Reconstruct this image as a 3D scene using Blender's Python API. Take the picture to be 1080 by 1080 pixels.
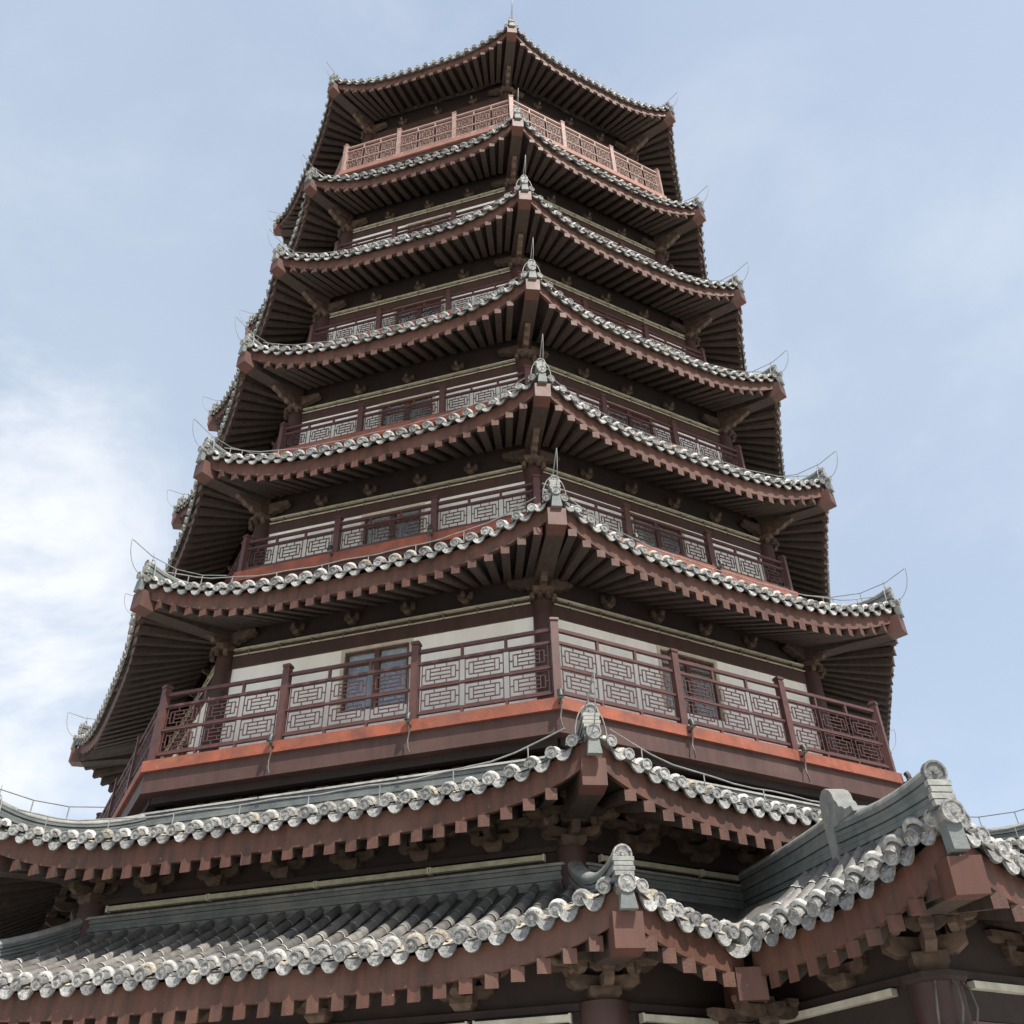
import bpy, math, random
from mathutils import Vector, Matrix
random.seed(7)
R = math.radians
PI = math.pi
C = bpy.context.scene.collection
for o in list(bpy.data.objects):
    bpy.data.objects.remove(o)
scn = bpy.context.scene

# ------------------------------------------------------------------ camera
Z0 = 1.6                       # eye height: every measured height is added to it
PHI = R(5.64)                  # turn of the octagon
YAW, PITCH, ROLL = R(1.30), R(37.40), R(-1.80)
cam = bpy.data.cameras.new('camera')
cam_o = bpy.data.objects.new('camera', cam)
C.objects.link(cam_o)
f = Vector((math.sin(YAW)*math.cos(PITCH), math.cos(YAW)*math.cos(PITCH), math.sin(PITCH)))
r_ = Vector((math.cos(YAW), -math.sin(YAW), 0))
u_ = r_.cross(f)
rr = r_*math.cos(ROLL)+u_*math.sin(ROLL)
uu = -r_*math.sin(ROLL)+u_*math.cos(ROLL)
M = Matrix((rr, uu, -f)).transposed().to_4x4()
M.translation = Vector((0, -19.72, Z0))
cam_o.matrix_world = M
cam.sensor_width = 36
cam.lens = 985.6*36/1080
cam.clip_start = 0.05
cam.clip_end = 5000
scn.camera = cam_o

# ------------------------------------------------------------------ sky and sun
SUN_AZ, SUN_EL = R(-58.0), R(55.0)     # azimuth measured from +X
sd = Vector((math.cos(SUN_AZ)*math.cos(SUN_EL), math.sin(SUN_AZ)*math.cos(SUN_EL), math.sin(SUN_EL)))
wd = bpy.data.worlds.new('World')
scn.world = wd
wd.use_nodes = True
nt = wd.node_tree
nt.nodes.clear()
def wn(t, **k):
    n = nt.nodes.new(t)
    for a, b in k.items():
        setattr(n, a, b)
    return n
out = wn('ShaderNodeOutputWorld')
bg = wn('ShaderNodeBackground')
bg.inputs['Strength'].default_value = 0.14
sky = wn('ShaderNodeTexSky', sky_type='NISHITA', sun_disc=False)
sky.sun_elevation = SUN_EL
sky.sun_rotation = PI/2-SUN_AZ
sky.air_density = 1.0
sky.dust_density = 2.0
sky.ozone_density = 1.0
tc = wn('ShaderNodeTexCoord')
def cloud(scale, loc, rot, det, rough, lo, hi):
    mp = wn('ShaderNodeMapping')
    mp.inputs['Scale'].default_value = scale
    mp.inputs['Location'].default_value = loc
    mp.inputs['Rotation'].default_value = rot
    nt.links.new(tc.outputs['Generated'], mp.inputs['Vector'])
    no = wn('ShaderNodeTexNoise')
    no.inputs['Scale'].default_value = 1.0
    no.inputs['Detail'].default_value = det
    no.inputs['Roughness'].default_value = rough
    no.inputs['Distortion'].default_value = 0.35
    nt.links.new(mp.outputs['Vector'], no.inputs['Vector'])
    mr = wn('ShaderNodeMapRange', interpolation_type='SMOOTHSTEP')
    mr.inputs['From Min'].default_value = lo
    mr.inputs['From Max'].default_value = hi
    nt.links.new(no.outputs['Fac'], mr.inputs['Value'])
    return mr
c1 = cloud((2.9, 2.9, 4.6), (3.1, 0.4, 1.7), (0, 0.3, 0.2), 10, 0.62, 0.46, 0.74)
c2 = cloud((0.9, 0.9, 1.4), (7.3, 2.2, 0.6), (0, 0, 0.7), 3, 0.5, 0.30, 0.62)
# one bank of cloud low on the west side of the sky
vm = wn('ShaderNodeVectorMath', operation='DOT_PRODUCT')
bank = Vector((-0.62, 0.66, 0.43)).normalized()
vm.inputs[1].default_value = bank
nt.links.new(tc.outputs['Generated'], vm.inputs[0])
br = wn('ShaderNodeMapRange', interpolation_type='SMOOTHSTEP')
br.inputs['From Min'].default_value = 0.91
br.inputs['From Max'].default_value = 1.0
nt.links.new(vm.outputs['Value'], br.inputs['Value'])
mul = wn('ShaderNodeMath', operation='MULTIPLY')
nt.links.new(c1.outputs['Result'], mul.inputs[0])
ad0 = wn('ShaderNodeMath', operation='MULTIPLY_ADD')
nt.links.new(br.outputs['Result'], ad0.inputs[0])
ad0.inputs[1].default_value = 1.0
ad0.inputs[2].default_value = 0.16
nt.links.new(ad0.outputs[0], mul.inputs[1])
veil = wn('ShaderNodeMath', operation='MULTIPLY_ADD')
nt.links.new(c2.outputs['Result'], veil.inputs[0])
veil.inputs[1].default_value = 0.22
veil.inputs[2].default_value = 0.50
mx1 = wn('ShaderNodeMixRGB')
nt.links.new(veil.outputs[0], mx1.inputs['Fac'])
nt.links.new(sky.outputs['Color'], mx1.inputs['Color1'])
mx1.inputs['Color2'].default_value = (3.05, 3.52, 4.10, 1)
mx2 = wn('ShaderNodeMixRGB')
nt.links.new(mul.outputs[0], mx2.inputs['Fac'])
nt.links.new(mx1.outputs['Color'], mx2.inputs['Color1'])
mx2.inputs['Color2'].default_value = (5.0, 5.05, 5.15, 1)
nt.links.new(mx2.outputs['Color'], bg.inputs['Color'])
nt.links.new(bg.outputs['Background'], out.inputs['Surface'])

sun = bpy.data.lights.new('sun', 'SUN')
sun.energy = 4.3
sun.angle = R(0.5)
sun.color = (1.0, 0.95, 0.87)
sun_o = bpy.data.objects.new('sun', sun)
C.objects.link(sun_o)
sun_o.rotation_euler = sd.to_track_quat('Z', 'Y').to_euler()
sun_o.location = sd*60

scn.view_settings.view_transform = 'Standard'
scn.view_settings.look = 'None'
scn.view_settings.gamma = 1
scn.view_settings.use_curve_mapping = False
scn.view_settings.exposure = 0.66

# ------------------------------------------------------------------ materials
def material(name, col, col2=None, rough=0.7, scale=6.0, bump=0.0, bscale=40.0, streak=False, flake=None,
             flake_amt=0.62, spec=0.4, grime=None, isl=0.0, gscale=1.1):
    m = bpy.data.materials.new(name)
    m.use_nodes = True
    t = m.node_tree
    b = t.nodes['Principled BSDF']
    b.inputs['Roughness'].default_value = rough
    b.inputs['Specular IOR Level'].default_value = spec
    geo = t.nodes.new('ShaderNodeNewGeometry')
    def noise(sc, det=4, ro=0.6):
        mp = t.nodes.new('ShaderNodeMapping')
        mp.inputs['Scale'].default_value = sc if isinstance(sc, tuple) else (sc, sc, sc)
        t.links.new(geo.outputs['Position'], mp.inputs['Vector'])
        n = t.nodes.new('ShaderNodeTexNoise')
        n.inputs['Scale'].default_value = 1
        n.inputs['Detail'].default_value = det
        n.inputs['Roughness'].default_value = ro
        t.links.new(mp.outputs['Vector'], n.inputs['Vector'])
        return n
    def rng(sock, lo, hi):
        r = t.nodes.new('ShaderNodeMapRange')
        r.inputs['From Min'].default_value = lo
        r.inputs['From Max'].default_value = hi
        t.links.new(sock, r.inputs['Value'])
        return r.outputs['Result']
    def mix(fac, a, bcol):
        x = t.nodes.new('ShaderNodeMixRGB')
        t.links.new(fac, x.inputs['Fac'])
        if isinstance(a, tuple): x.inputs['Color1'].default_value = (*a, 1)
        else: t.links.new(a, x.inputs['Color1'])
        x.inputs['Color2'].default_value = (*bcol, 1)
        return x.outputs['Color']
    col2 = col2 or tuple(c*0.6 for c in col)
    n1 = noise((scale*2.5, scale*2.5, scale*0.35) if streak else scale)
    c = mix(rng(n1.outputs['Fac'], 0.35, 0.68), col, col2)
    if grime:
        g = noise(gscale, 5, 0.65)
        c = mix(rng(g.outputs['Fac'], 0.48, 0.75), c, grime)
    if flake:
        fn = noise(26, 3, 0.55)
        c = mix(rng(fn.outputs['Fac'], flake_amt, flake_amt+0.05), c, flake)
    if isl:
        hv = t.nodes.new('ShaderNodeHueSaturation')
        mr3 = t.nodes.new('ShaderNodeMapRange')
        mr3.inputs['To Min'].default_value = 1-isl
        mr3.inputs['To Max'].default_value = 1+isl*0.8
        t.links.new(geo.outputs['Random Per Island'], mr3.inputs['Value'])
        t.links.new(mr3.outputs['Result'], hv.inputs['Value'])
        t.links.new(c, hv.inputs['Color'])
        c = hv.outputs['Color']
    t.links.new(c, b.inputs['Base Color'])
    rn = noise(scale*1.7, 3)
    rr2 = t.nodes.new('ShaderNodeMapRange')
    rr2.inputs['To Min'].default_value = max(0.05, rough-0.12)
    rr2.inputs['To Max'].default_value = min(1, rough+0.15)
    t.links.new(rn.outputs['Fac'], rr2.inputs['Value'])
    t.links.new(rr2.outputs['Result'], b.inputs['Roughness'])
    if bump:
        bn = noise(bscale, 5, 0.6)
        bu = t.nodes.new('ShaderNodeBump')
        bu.inputs['Strength'].default_value = bump
        bu.inputs['Distance'].default_value = 0.02
        t.links.new(bn.outputs['Fac'], bu.inputs['Height'])
        t.links.new(bu.outputs['Normal'], b.inputs['Normal'])
    return m
MT = {}
MT['tile'] = material('grey_clay_tile', (0.225, 0.205, 0.182), (0.105, 0.105, 0.103), 0.40, 8, 0.35, 60, grime=(0.06, 0.065, 0.067), isl=0.32)
MT['tile_end'] = material('tile_end', (0.36, 0.355, 0.335), (0.105, 0.107, 0.107), 0.5, 24, 1.0, 50, flake=(0.52, 0.48, 0.40), flake_amt=0.68, grime=(0.17, 0.175, 0.175), isl=0.34)
MT['collar'] = material('tile_collar', (0.56, 0.545, 0.50), (0.22, 0.22, 0.21), 0.5, 16, 0.6, 60, isl=0.38)
MT['mortar'] = material('lime_mortar', (0.52, 0.45, 0.34), (0.18, 0.17, 0.15), 0.85, 30, 0.8, 60, isl=0.25)
MT['ridge'] = material('ridge_brick', (0.135, 0.148, 0.142), (0.080, 0.092, 0.092), 0.6, 5, 0.35, 50, grime=(0.185, 0.19, 0.17))
MT['stone'] = material('pale_ridge_cap', (0.27, 0.275, 0.255), (0.14, 0.145, 0.14), 0.7, 10, 0.4, 50, grime=(0.33, 0.32, 0.28))
MT['fascia'] = material('eave_board_paint', (0.098, 0.039, 0.025), (0.046, 0.023, 0.016), 0.62, 4, 0.3, 50, streak=True, flake=(0.24, 0.17, 0.13), flake_amt=0.70, grime=(0.118, 0.060, 0.042), gscale=0.9)
MT['rafter'] = material('rafter_paint', (0.052, 0.034, 0.025), (0.029, 0.020, 0.016), 0.7, 5, 0.25, 40, streak=True, isl=0.25)
MT['beam'] = material('beam_paint', (0.098, 0.039, 0.027), (0.066, 0.030, 0.022), 0.55, 3, 0.06, 50, streak=True, flake=(0.22, 0.14, 0.11), flake_amt=0.71)
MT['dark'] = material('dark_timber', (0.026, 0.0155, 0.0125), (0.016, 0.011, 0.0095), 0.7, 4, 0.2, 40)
MT['carved'] = material('weathered_bracket', (0.100, 0.063, 0.042), (0.042, 0.029, 0.021), 0.75, 9, 0.3, 40, isl=0.4)
MT['column'] = material('column_paint', (0.052, 0.024, 0.020), (0.036, 0.018, 0.015), 0.5, 3, 0.1, 40)
MT['lintel'] = material('lintel_paint', (0.062, 0.031, 0.026), (0.042, 0.024, 0.020), 0.6, 3, 0.1, 40, streak=True)
MT['rail'] = material('railing_paint', (0.088, 0.036, 0.030), (0.056, 0.026, 0.023), 0.5, 8, 0.1, 50, flake=(0.17, 0.10, 0.09), flake_amt=0.69)
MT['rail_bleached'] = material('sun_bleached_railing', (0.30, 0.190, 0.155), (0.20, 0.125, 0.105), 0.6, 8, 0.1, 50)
MT['redboard'] = material('red_edge_board', (0.29, 0.078, 0.040), (0.135, 0.046, 0.030), 0.65, 4, 0.35, 50, flake=(0.46, 0.34, 0.27), flake_amt=0.71, grime=(0.20, 0.075, 0.050), gscale=1.6)
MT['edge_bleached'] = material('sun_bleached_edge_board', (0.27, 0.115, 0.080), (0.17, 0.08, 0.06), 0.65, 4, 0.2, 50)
MT['deckbeam'] = material('deck_beam_paint', (0.074, 0.034, 0.027), (0.048, 0.025, 0.020), 0.6, 3, 0.2, 40, streak=True, grime=(0.09, 0.05, 0.04))
MT['plaster'] = material('white_plaster', (0.86, 0.85, 0.80), (0.76, 0.745, 0.69), 0.85, 2.2, 0.08, 30, streak=True, grime=(0.70, 0.67, 0.60), gscale=0.8)
MT['trim'] = material('cream_trim', (0.55, 0.50, 0.40), (0.42, 0.38, 0.30), 0.7, 6)
MT['winframe'] = material('window_frame_paint', (0.105, 0.052, 0.038), (0.07, 0.036, 0.028), 0.45, 6)
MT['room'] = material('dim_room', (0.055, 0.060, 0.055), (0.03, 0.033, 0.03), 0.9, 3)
MT['curtain'] = material('blue_curtain', (0.32, 0.44, 0.56), (0.20, 0.30, 0.42), 0.8, 9)
MT['valance'] = material('pale_valance', (0.62, 0.70, 0.74), (0.40, 0.50, 0.58), 0.8, 9)
MT['strip'] = material('lamp_strip_casing', (0.42, 0.40, 0.29), (0.26, 0.25, 0.18), 0.5, 10)
MT['whitestrip'] = material('white_lamp_casing', (0.52, 0.50, 0.42), (0.36, 0.345, 0.29), 0.4, 6, grime=(0.30, 0.27, 0.21))
MT['ridge_end'] = material('ridge_end_stone', (0.21, 0.215, 0.20), (0.12, 0.125, 0.12), 0.75, 6, 0.4, 40, grime=(0.27, 0.26, 0.22))
MT['wire'] = material('galvanised_wire', (0.26, 0.26, 0.26), (0.16, 0.16, 0.155), 0.45, 10)
MT['black'] = material('black_metal', (0.028, 0.028, 0.03), (0.05, 0.045, 0.04), 0.45, 12)
MT['lens'] = material('lamp_lens', (0.22, 0.24, 0.20), (0.15, 0.16, 0.14), 0.2, 12)
MT['cable'] = material('grey_cable', (0.12, 0.11, 0.09), (0.08, 0.07, 0.06), 0.6, 12)
MT['paving'] = material('granite_paving', (0.60, 0.58, 0.53), (0.50, 0.485, 0.45), 0.8, 1.5, 0.2, 20)
MT['basewall'] = material('base_wall_paint', (0.15, 0.075, 0.06), (0.12, 0.065, 0.055), 0.6, 2, 0.1, 30)
gl = bpy.data.materials.new('window_glass')
gl.use_nodes = True
gb = gl.node_tree.nodes['Principled BSDF']
gb.inputs['Base Color'].default_value = (0.8, 0.88, 0.92, 1)
gb.inputs['Roughness'].default_value = 0.03
gb.inputs['Transmission Weight'].default_value = 0.85
gb.inputs['IOR'].default_value = 1.3
MT['glass'] = gl

# ------------------------------------------------------------------ mesh helpers
class MB:
    def __init__(s):
        s.v = []; s.f = []; s.m = []; s.mats = []; s.sm = []
    def mi(s, m):
        if m not in s.mats: s.mats.append(m)
        return s.mats.index(m)
    def add(s, vs, fs, m, smooth=False):
        b = len(s.v); k = s.mi(m)
        s.v += [tuple(x) for x in vs]
        for q in fs:
            s.f.append(tuple(b+i for i in q)); s.m.append(k); s.sm.append(smooth)
    def box(s, lo, hi, m):
        x0, y0, z0 = lo; x1, y1, z1 = hi
        vs = [(x0,y0,z0),(x1,y0,z0),(x1,y1,z0),(x0,y1,z0),(x0,y0,z1),(x1,y0,z1),(x1,y1,z1),(x0,y1,z1)]
        s.add(vs, [(3,2,1,0),(4,5,6,7),(0,1,5,4),(1,2,6,5),(2,3,7,6),(3,0,4,7)], m)
    def cbox(s, c, d, m):
        s.box([c[i]-d[i]/2 for i in range(3)], [c[i]+d[i]/2 for i in range(3)], m)
    def beam(s, p, q, w, h, m, up=(0,0,1), w2=None, h2=None, plumb=False):
        p = Vector(p); q = Vector(q); d = (q-p).normalized(); up = Vector(up)
        sd_ = d.cross(up).normalized(); uv = up if plumb else sd_.cross(d)
        w2 = w2 or w; h2 = h2 or h
        vs = []
        for P, a, b in ((p, w, h), (q, w2, h2)):
            vs += [P-sd_*a/2-uv*b/2, P+sd_*a/2-uv*b/2, P+sd_*a/2+uv*b/2, P-sd_*a/2+uv*b/2]
        s.add(vs, [(0,1,2,3),(7,6,5,4),(0,4,5,1),(1,5,6,2),(2,6,7,3),(3,7,4,0)], m)
    def tube(s, pts, r, m, n=6, caps=True, r2=None, smooth=True):
        pts = [Vector(p) for p in pts]; vs = []
        up = Vector((0,0,1))
        for i, p in enumerate(pts):
            d = (pts[min(i+1,len(pts)-1)]-pts[max(i-1,0)]).normalized()
            a = d.cross(up)
            if a.length < 1e-3: a = Vector((1,0,0))
            a.normalize(); b = a.cross(d)
            rad = r if r2 is None else r+(r2-r)*i/(len(pts)-1)
            for j in range(n):
                t = 2*PI*j/n
                vs.append(p+a*rad*math.cos(t)+b*rad*math.sin(t))
        fs = []
        for i in range(len(pts)-1):
            for j in range(n):
                fs.append((i*n+j, i*n+(j+1)%n, (i+1)*n+(j+1)%n, (i+1)*n+j))
        s.add(vs, fs, m, smooth)
        if caps:
            b = len(pts)-1
            s.add(vs[:n], [tuple(range(n-1,-1,-1))], m); s.add(vs[b*n:], [tuple(range(n))], m)
    def disc(s, c, nrm, r, th, m, n=12, rim=None):
        """a round plate with a raised rim, facing nrm"""
        c = Vector(c); nrm = Vector(nrm).normalized()
        a = nrm.cross(Vector((0,0,1)))
        if a.length < 1e-3: a = Vector((1,0,0))
        a.normalize(); b = a.cross(nrm)
        def ring(rad, off): return [c+nrm*off+a*rad*math.cos(2*PI*j/n)+b*rad*math.sin(2*PI*j/n) for j in range(n)]
        rings = [ring(r, -th), ring(r, 0), ring(r*0.82, 0), ring(r*0.76, -th*0.3), ring(r*0.32, -th*0.22), ring(r*0.2, th*0.1)]
        vs = [p for q in rings for p in q]; fs = []
        for i in range(len(rings)-1):
            for j in range(n):
                fs.append((i*n+j, (i+1)*n+j, (i+1)*n+(j+1)%n, i*n+(j+1)%n))
        fs.append(tuple((len(rings)-1)*n+j for j in range(n-1,-1,-1)))
        fs = [tuple(reversed(q)) for q in fs]
        s.add(vs, fs, m)
    def grid(s, rows, m, smooth=False, flip=False):
        n = len(rows[0]); vs = [p for q in rows for p in q]; fs = []
        for i in range(len(rows)-1):
            for j in range(n-1):
                q = (i*n+j, i*n+j+1, (i+1)*n+j+1, (i+1)*n+j)
                fs.append(tuple(reversed(q)) if flip else q)
        s.add(vs, fs, m, smooth)
    def strip(s, secs, m, caps=True, smooth=False):
        """closed cross-sections (lists of equal length) joined along their order"""
        n = len(secs[0]); vs = [p for q in secs for p in q]; fs = []
        for i in range(len(secs)-1):
            for j in range(n):
                fs.append((i*n+j, i*n+(j+1)%n, (i+1)*n+(j+1)%n, (i+1)*n+j))
        s.add(vs, fs, m, smooth)
        if caps:
            s.add(secs[0], [tuple(range(n-1,-1,-1))], m); s.add(secs[-1], [tuple(range(n))], m)
    def plate(s, outline, y0, y1, m):
        """outline in x,z extruded along y"""
        n = len(outline)
        A = [(x, y0, z) for x, z in outline]; B = [(x, y1, z) for x, z in outline]
        s.add(A+B, [tuple(range(n)), tuple(range(2*n-1, n-1, -1))]+[(i, i+n, (i+1)%n+n, (i+1)%n) for i in range(n)], m)
    def mesh(s, name):
        me = bpy.data.meshes.new(name)
        me.from_pydata(s.v, [], s.f)
        for m in s.mats: me.materials.append(MT[m])
        me.polygons.foreach_set('material_index', s.m)
        me.polygons.foreach_set('use_smooth', s.sm)
        me.update()
        return me
def link(name, data, parent=None, loc=(0,0,0), rz=0.0, label=None):
    o = bpy.data.objects.new(name, data)
    C.objects.link(o)
    o.location = loc; o.rotation_euler = (0, 0, rz)
    if parent is not None:
        o.parent = parent
    if label: o['label'] = label
    return o
def sub(name, data, parent, rz=0.0, loc=(0,0,0), label=None):
    """child given in building axes; every part sits at the building's origin, so no inverse is needed"""
    return link(name, data, parent, loc, rz, label)

T = math.tan(PI/8)
C8 = math.cos(PI/8)
def ca(k): return -PI/2+PHI+k*PI/4           # corner azimuth
def fa(k): return ca(k)+PI/8                  # face azimuth
VIS_F = (-3, -2, -1, 0, 1, 2)
VIS_C = (-3, -2, -1, 0, 1, 2)
MAIN_F = (-2, -1, 0, 1)

# ------------------------------------------------------------------ ground
g = MB()
n_ = 40
g.add([(-3000,-3000,0),(3000,-3000,0),(3000,3000,0),(-3000,3000,0)], [(0,1,2,3)], 'paving')
go = link('ground', g.mesh('ground'))
go['kind'] = 'structure'; go['label'] = 'pale granite paving around the foot of the pagoda'; go['category'] = 'ground'

# ------------------------------------------------------------------ the pagoda
pag = bpy.data.objects.new('pagoda', None)
C.objects.link(pag)
pag['label'] = 'tall eight-sided brown timber pagoda with stacked grey tiled eaves and lattice balconies'
pag['category'] = 'pagoda'

# tiers: measured eave line (mid apothem, mid height, corner radius, corner height, power), hip box, soffit, roof top
def tier(rb, zb, wall_a, atop, ztop, p=3.3):
    return dict(am=rb*C8-0.125, zm=zb-0.21, rc=rb+0.09, zc=zb+0.29, p=p, zb=zb, rb=rb, ain=wall_a+0.12, zin=zb+0.16, atop=atop, ztop=ztop, wall=wall_a)
TIERS = {
 'S0': dict(am=9.91, zm=2.0, rc=11.23, zc=2.33, p=4.4, tip=0.0, zb=2.02, rb=11.10, ain=9.12, zin=2.20, atop=8.05, ztop=3.06, wall=9.02),
 'S1': dict(am=9.35, zm=3.69, rc=10.33, zc=4.14, p=4.4, tip=0.03, zb=3.82, rb=10.16, ain=8.02, zin=4.06, atop=7.5, ztop=4.60, wall=7.90),
 'E1': dict(tier(9.00, 8.10, 6.69, 6.60, 9.10), am=8.19, zm=7.89),
 'E2': tier(8.47, 11.17, 6.43, 6.28, 12.22),
 'E3': tier(8.11, 14.36, 6.10, 5.97, 15.55),
 'E4': tier(7.80, 17.73, 5.78, 5.65, 19.0),
 'E5': tier(7.33, 21.44, 5.45, 5.60, 22.75),
 'E6': tier(7.16, 26.54, 5.15, 0.5, 29.8),
}
for t_ in TIERS.values():
    t_.setdefault('tip', 0.09)
    for k in ('zm', 'zc', 'zb', 'zin', 'ztop'): t_[k] += Z0
    t_['ac'] = t_['rc']*C8; t_['ym'] = t_['ac']*T
def E_(t, y):
    q = min(1.0, abs(y)/t['ym'])**t['p']
    return t['am']+(t['ac']-t['am'])*q, t['zm']+(t['zc']-t['zm'])*q
def surf(t, y, a):
    """height of the roof slope (under the barrel rows)"""
    ae, ze = E_(t, y)
    u = max(0.0, min(1.0, (ae-a)/(ae-t['atop'])))
    z0 = t['zm']+0.10
    return z0+(t['ztop']-z0)*(0.72*u+0.28*u*u)+(ze-t['zm'])*(1-u)**1.6
def hipz(t, rad):
    a = rad*C8
    return surf(t, a*T, a)

# one barrel row of tiles: half pipe made of tapering lengths, with its round end tile; path(dist) gives a point, side is the level across-vector
def barrel(mb, path, L, side, outw, rad=0.064, seg=0.30, n=6, end=True, jit=True):
    side = Vector(side)
    ns = max(1, int(round(L/seg)))
    for i in range(ns):
        d0, d1 = L*i/ns, L*(i+1)/ns
        p0, p1 = Vector(path(d0)), Vector(path(d1))
        dr = (p1-p0).normalized(); up = side.cross(dr)
        if up.z < 0: up = -up
        jx = random.uniform(-0.006, 0.006) if jit else 0
        secs = []
        for P, r in ((p0, rad*1.02), (p0+dr*0.018, rad*1.06), (p1+dr*0.02, rad*0.93)):
            secs.append([P+side*(jx+r*math.cos(PI*j/n))+up*(r*math.sin(PI*j/n)*1.05-0.012) for j in range(n+1)])
        mb.grid(secs, 'tile', True)
        if i:
            jr = rad*1.09
            mb.grid([[p0+dr*e+side*(jx+jr*math.cos(PI*j/n))+up*(jr*math.sin(PI*j/n)*1.05-0.012) for j in range(n+1)] for e in (-0.004, 0.012)], 'collar', True)
    if end:
        P = Vector(path(0)); o = Vector(outw)
        mb.disc(P+o*0.012+Vector((0,0,0.004+random.uniform(-0.006,0.006))), o+Vector((0,0,-0.10+random.uniform(-.08,.08))), rad*random.uniform(0.98, 1.08), 0.03, 'tile_end', 12)
        # raised collar and mortar behind the end tile
        dr = (Vector(path(0.2))-P).normalized(); up = side.cross(dr)
        if up.z < 0: up = -up
        for dd, r in ((0.10, rad*1.55),):
            secs = []
            for e in (0, 0.045):
                secs.append([P+dr*(dd+e)+side*(r*math.cos(PI*j/8))+up*(r*math.sin(PI*j/8)*1.05) for j in range(9)])
            secs2 = [[q-(q-(P+dr*dd))*0.34 for q in secs[0]], secs[0], secs[1], [q-(q-(P+dr*(dd+.045)))*0.34 for q in secs[1]]]
            mb.grid(secs2, 'mortar' if random.random() < 0.12 else 'collar', True)
def drip(mb, P, side, outw, w):
    """hanging drip tile of one pan: dished upper edge, pointed tongue below"""
    P = Vector(P)+Vector((0,0,random.uniform(-0.014,0.012)))+Vector(side)*random.uniform(-0.012,0.012); side = Vector(side); o = (Vector(outw)+Vector((0,0,random.uniform(-.12,.08)))).normalized(); n = 8
    top, bot = [], []
    for j in range(n+1):
        x = -1+2*j/n
        top.append(P+side*(x*w/2)+Vector((0,0,0.085-0.055*(1-x*x)))+o*0.0)
        bot.append(P+side*(x*w/2)+Vector((0,0,-0.080*(1-abs(x)**2.6)+0.060*abs(x)**2.6))+o*0.035)
    back = [q-o*0.03 for q in bot]
    mb.grid([top, bot, back], 'tile_end', False)
    # pan behind, filled with mortar
    inn = [q-o*0.16+Vector((0,0,0.075)) for q in top]
    mb.grid([inn, top], 'mortar' if random.random() < 0.40 else 'tile', True)

PITCH_T = 0.247
def face_rows(mb, t, k, ranges, topz=True):
    """tile rows of one face, written in building axes"""
    ang = fa(k); n = Vector((math.cos(ang), math.sin(ang), 0)); l = Vector((-n.y, n.x, 0))
    def W(a, y, z): return n*a+l*y+Vector((0,0,z))
    nr = int(2*(t['ym']-0.13)/PITCH_T)+1
    y0 = -(nr-1)/2*PITCH_T
    for i in range(nr):
        y = y0+i*PITCH_T
        if ranges and not any(a <= y <= b for a, b in ranges): continue
        ae, ze = E_(t, y)
        aend = max(t['atop'], abs(y)/T+0.06)
        L = ae+0.02-aend
        if L < 0.08: L = 0.08
        if not topz: L = min(L, 1.6)
        path = lambda d, y=y, ae=ae: W(ae+0.02-d, y, surf(t, y, ae+0.02-d)+0.035)
        barrel(mb, path, L, l, n)
        if i < nr-1:
            yp = y+PITCH_T/2; ap, zp = E_(t, yp)
            if ranges and not any(a <= yp <= b for a, b in ranges): continue
            drip(mb, W(ap-0.03, yp, zp+0.078), l, n, PITCH_T*0.90)
    # slope under the rows
    m_ = 24; rows = []
    for i in range(m_+1):
        s_ = -1+2*i/m_
        row = []
        for j in range(7):
            u = j/6
            ye = s_*t['ym']; ae, ze = E_(t, ye)
            a = ae-0.02+(t['atop']-ae+0.02)*u
            y = s_*(t['ym']+(t['atop']*T-t['ym'])*u)
            row.append(W(a, y, surf(t, max(-t['ym'], min(t['ym'], y)), a)))
        rows.append(row)
    mb.grid(rows, 'tile', True, True)

def eave_board(t, ranges=None):
    mb = MB(); m_ = 28
    rs = ranges or [(-t['ym'], t['ym'])]
    for lo, hi in rs:
        secs = []
        for i in range(m_+1):
            y = lo+(hi-lo)*i/m_; a, z = E_(t, y); sc = 1.0-0.10*abs(y)/t['ym']*0
            a -= 0.10
            yy = y*(a/(a+0.10))
            secs.append([(a, yy, z-0.20), (a, yy, z+0.075), (a-0.07, yy*(a-0.07)/a, z+0.075), (a-0.07, yy*(a-0.07)/a, z-0.20)])
        mb.strip(secs, 'fascia')
    return mb.mesh('eave_board')
def fan(t, yo):
    Yi = t['ain']*T-0.10; y0 = Yi*0.55; Yo = t['ym']-0.12; s_ = 1 if yo >= 0 else -1; yo = abs(yo)
    if yo <= y0: return s_*yo
    return s_*(y0+(Yi-y0)*(yo-y0)/(Yo-y0))
def rafter_ends(t, ranges=None):
    sp = 0.265; nr = int(2*(t['ym']-0.26)/sp); nr -= (nr % 2 == 1); out_ = []
    for i in range(nr+1):
        yo = (i-nr/2)*sp
        if ranges and not any(a <= yo <= b for a, b in ranges): continue
        a, z = E_(t, yo)
        out_.append(((a-0.103, yo*(a-0.103)/a, z-0.264), (t['ain'], fan(t, yo), t['zin'])))
    return out_
def one_rafter(mb, p, q):
    mb.beam(p, q, 0.122, 0.125, 'rafter', plumb=True)
    # painted end, a skin on the cut face
    d = (Vector(p)-Vector(q)).normalized(); d.z = 0; d.normalize()
    mb.beam(Vector(p)+d*0.003, Vector(p)-d*0.004, 0.127, 0.130, 'fascia', plumb=True)
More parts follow.
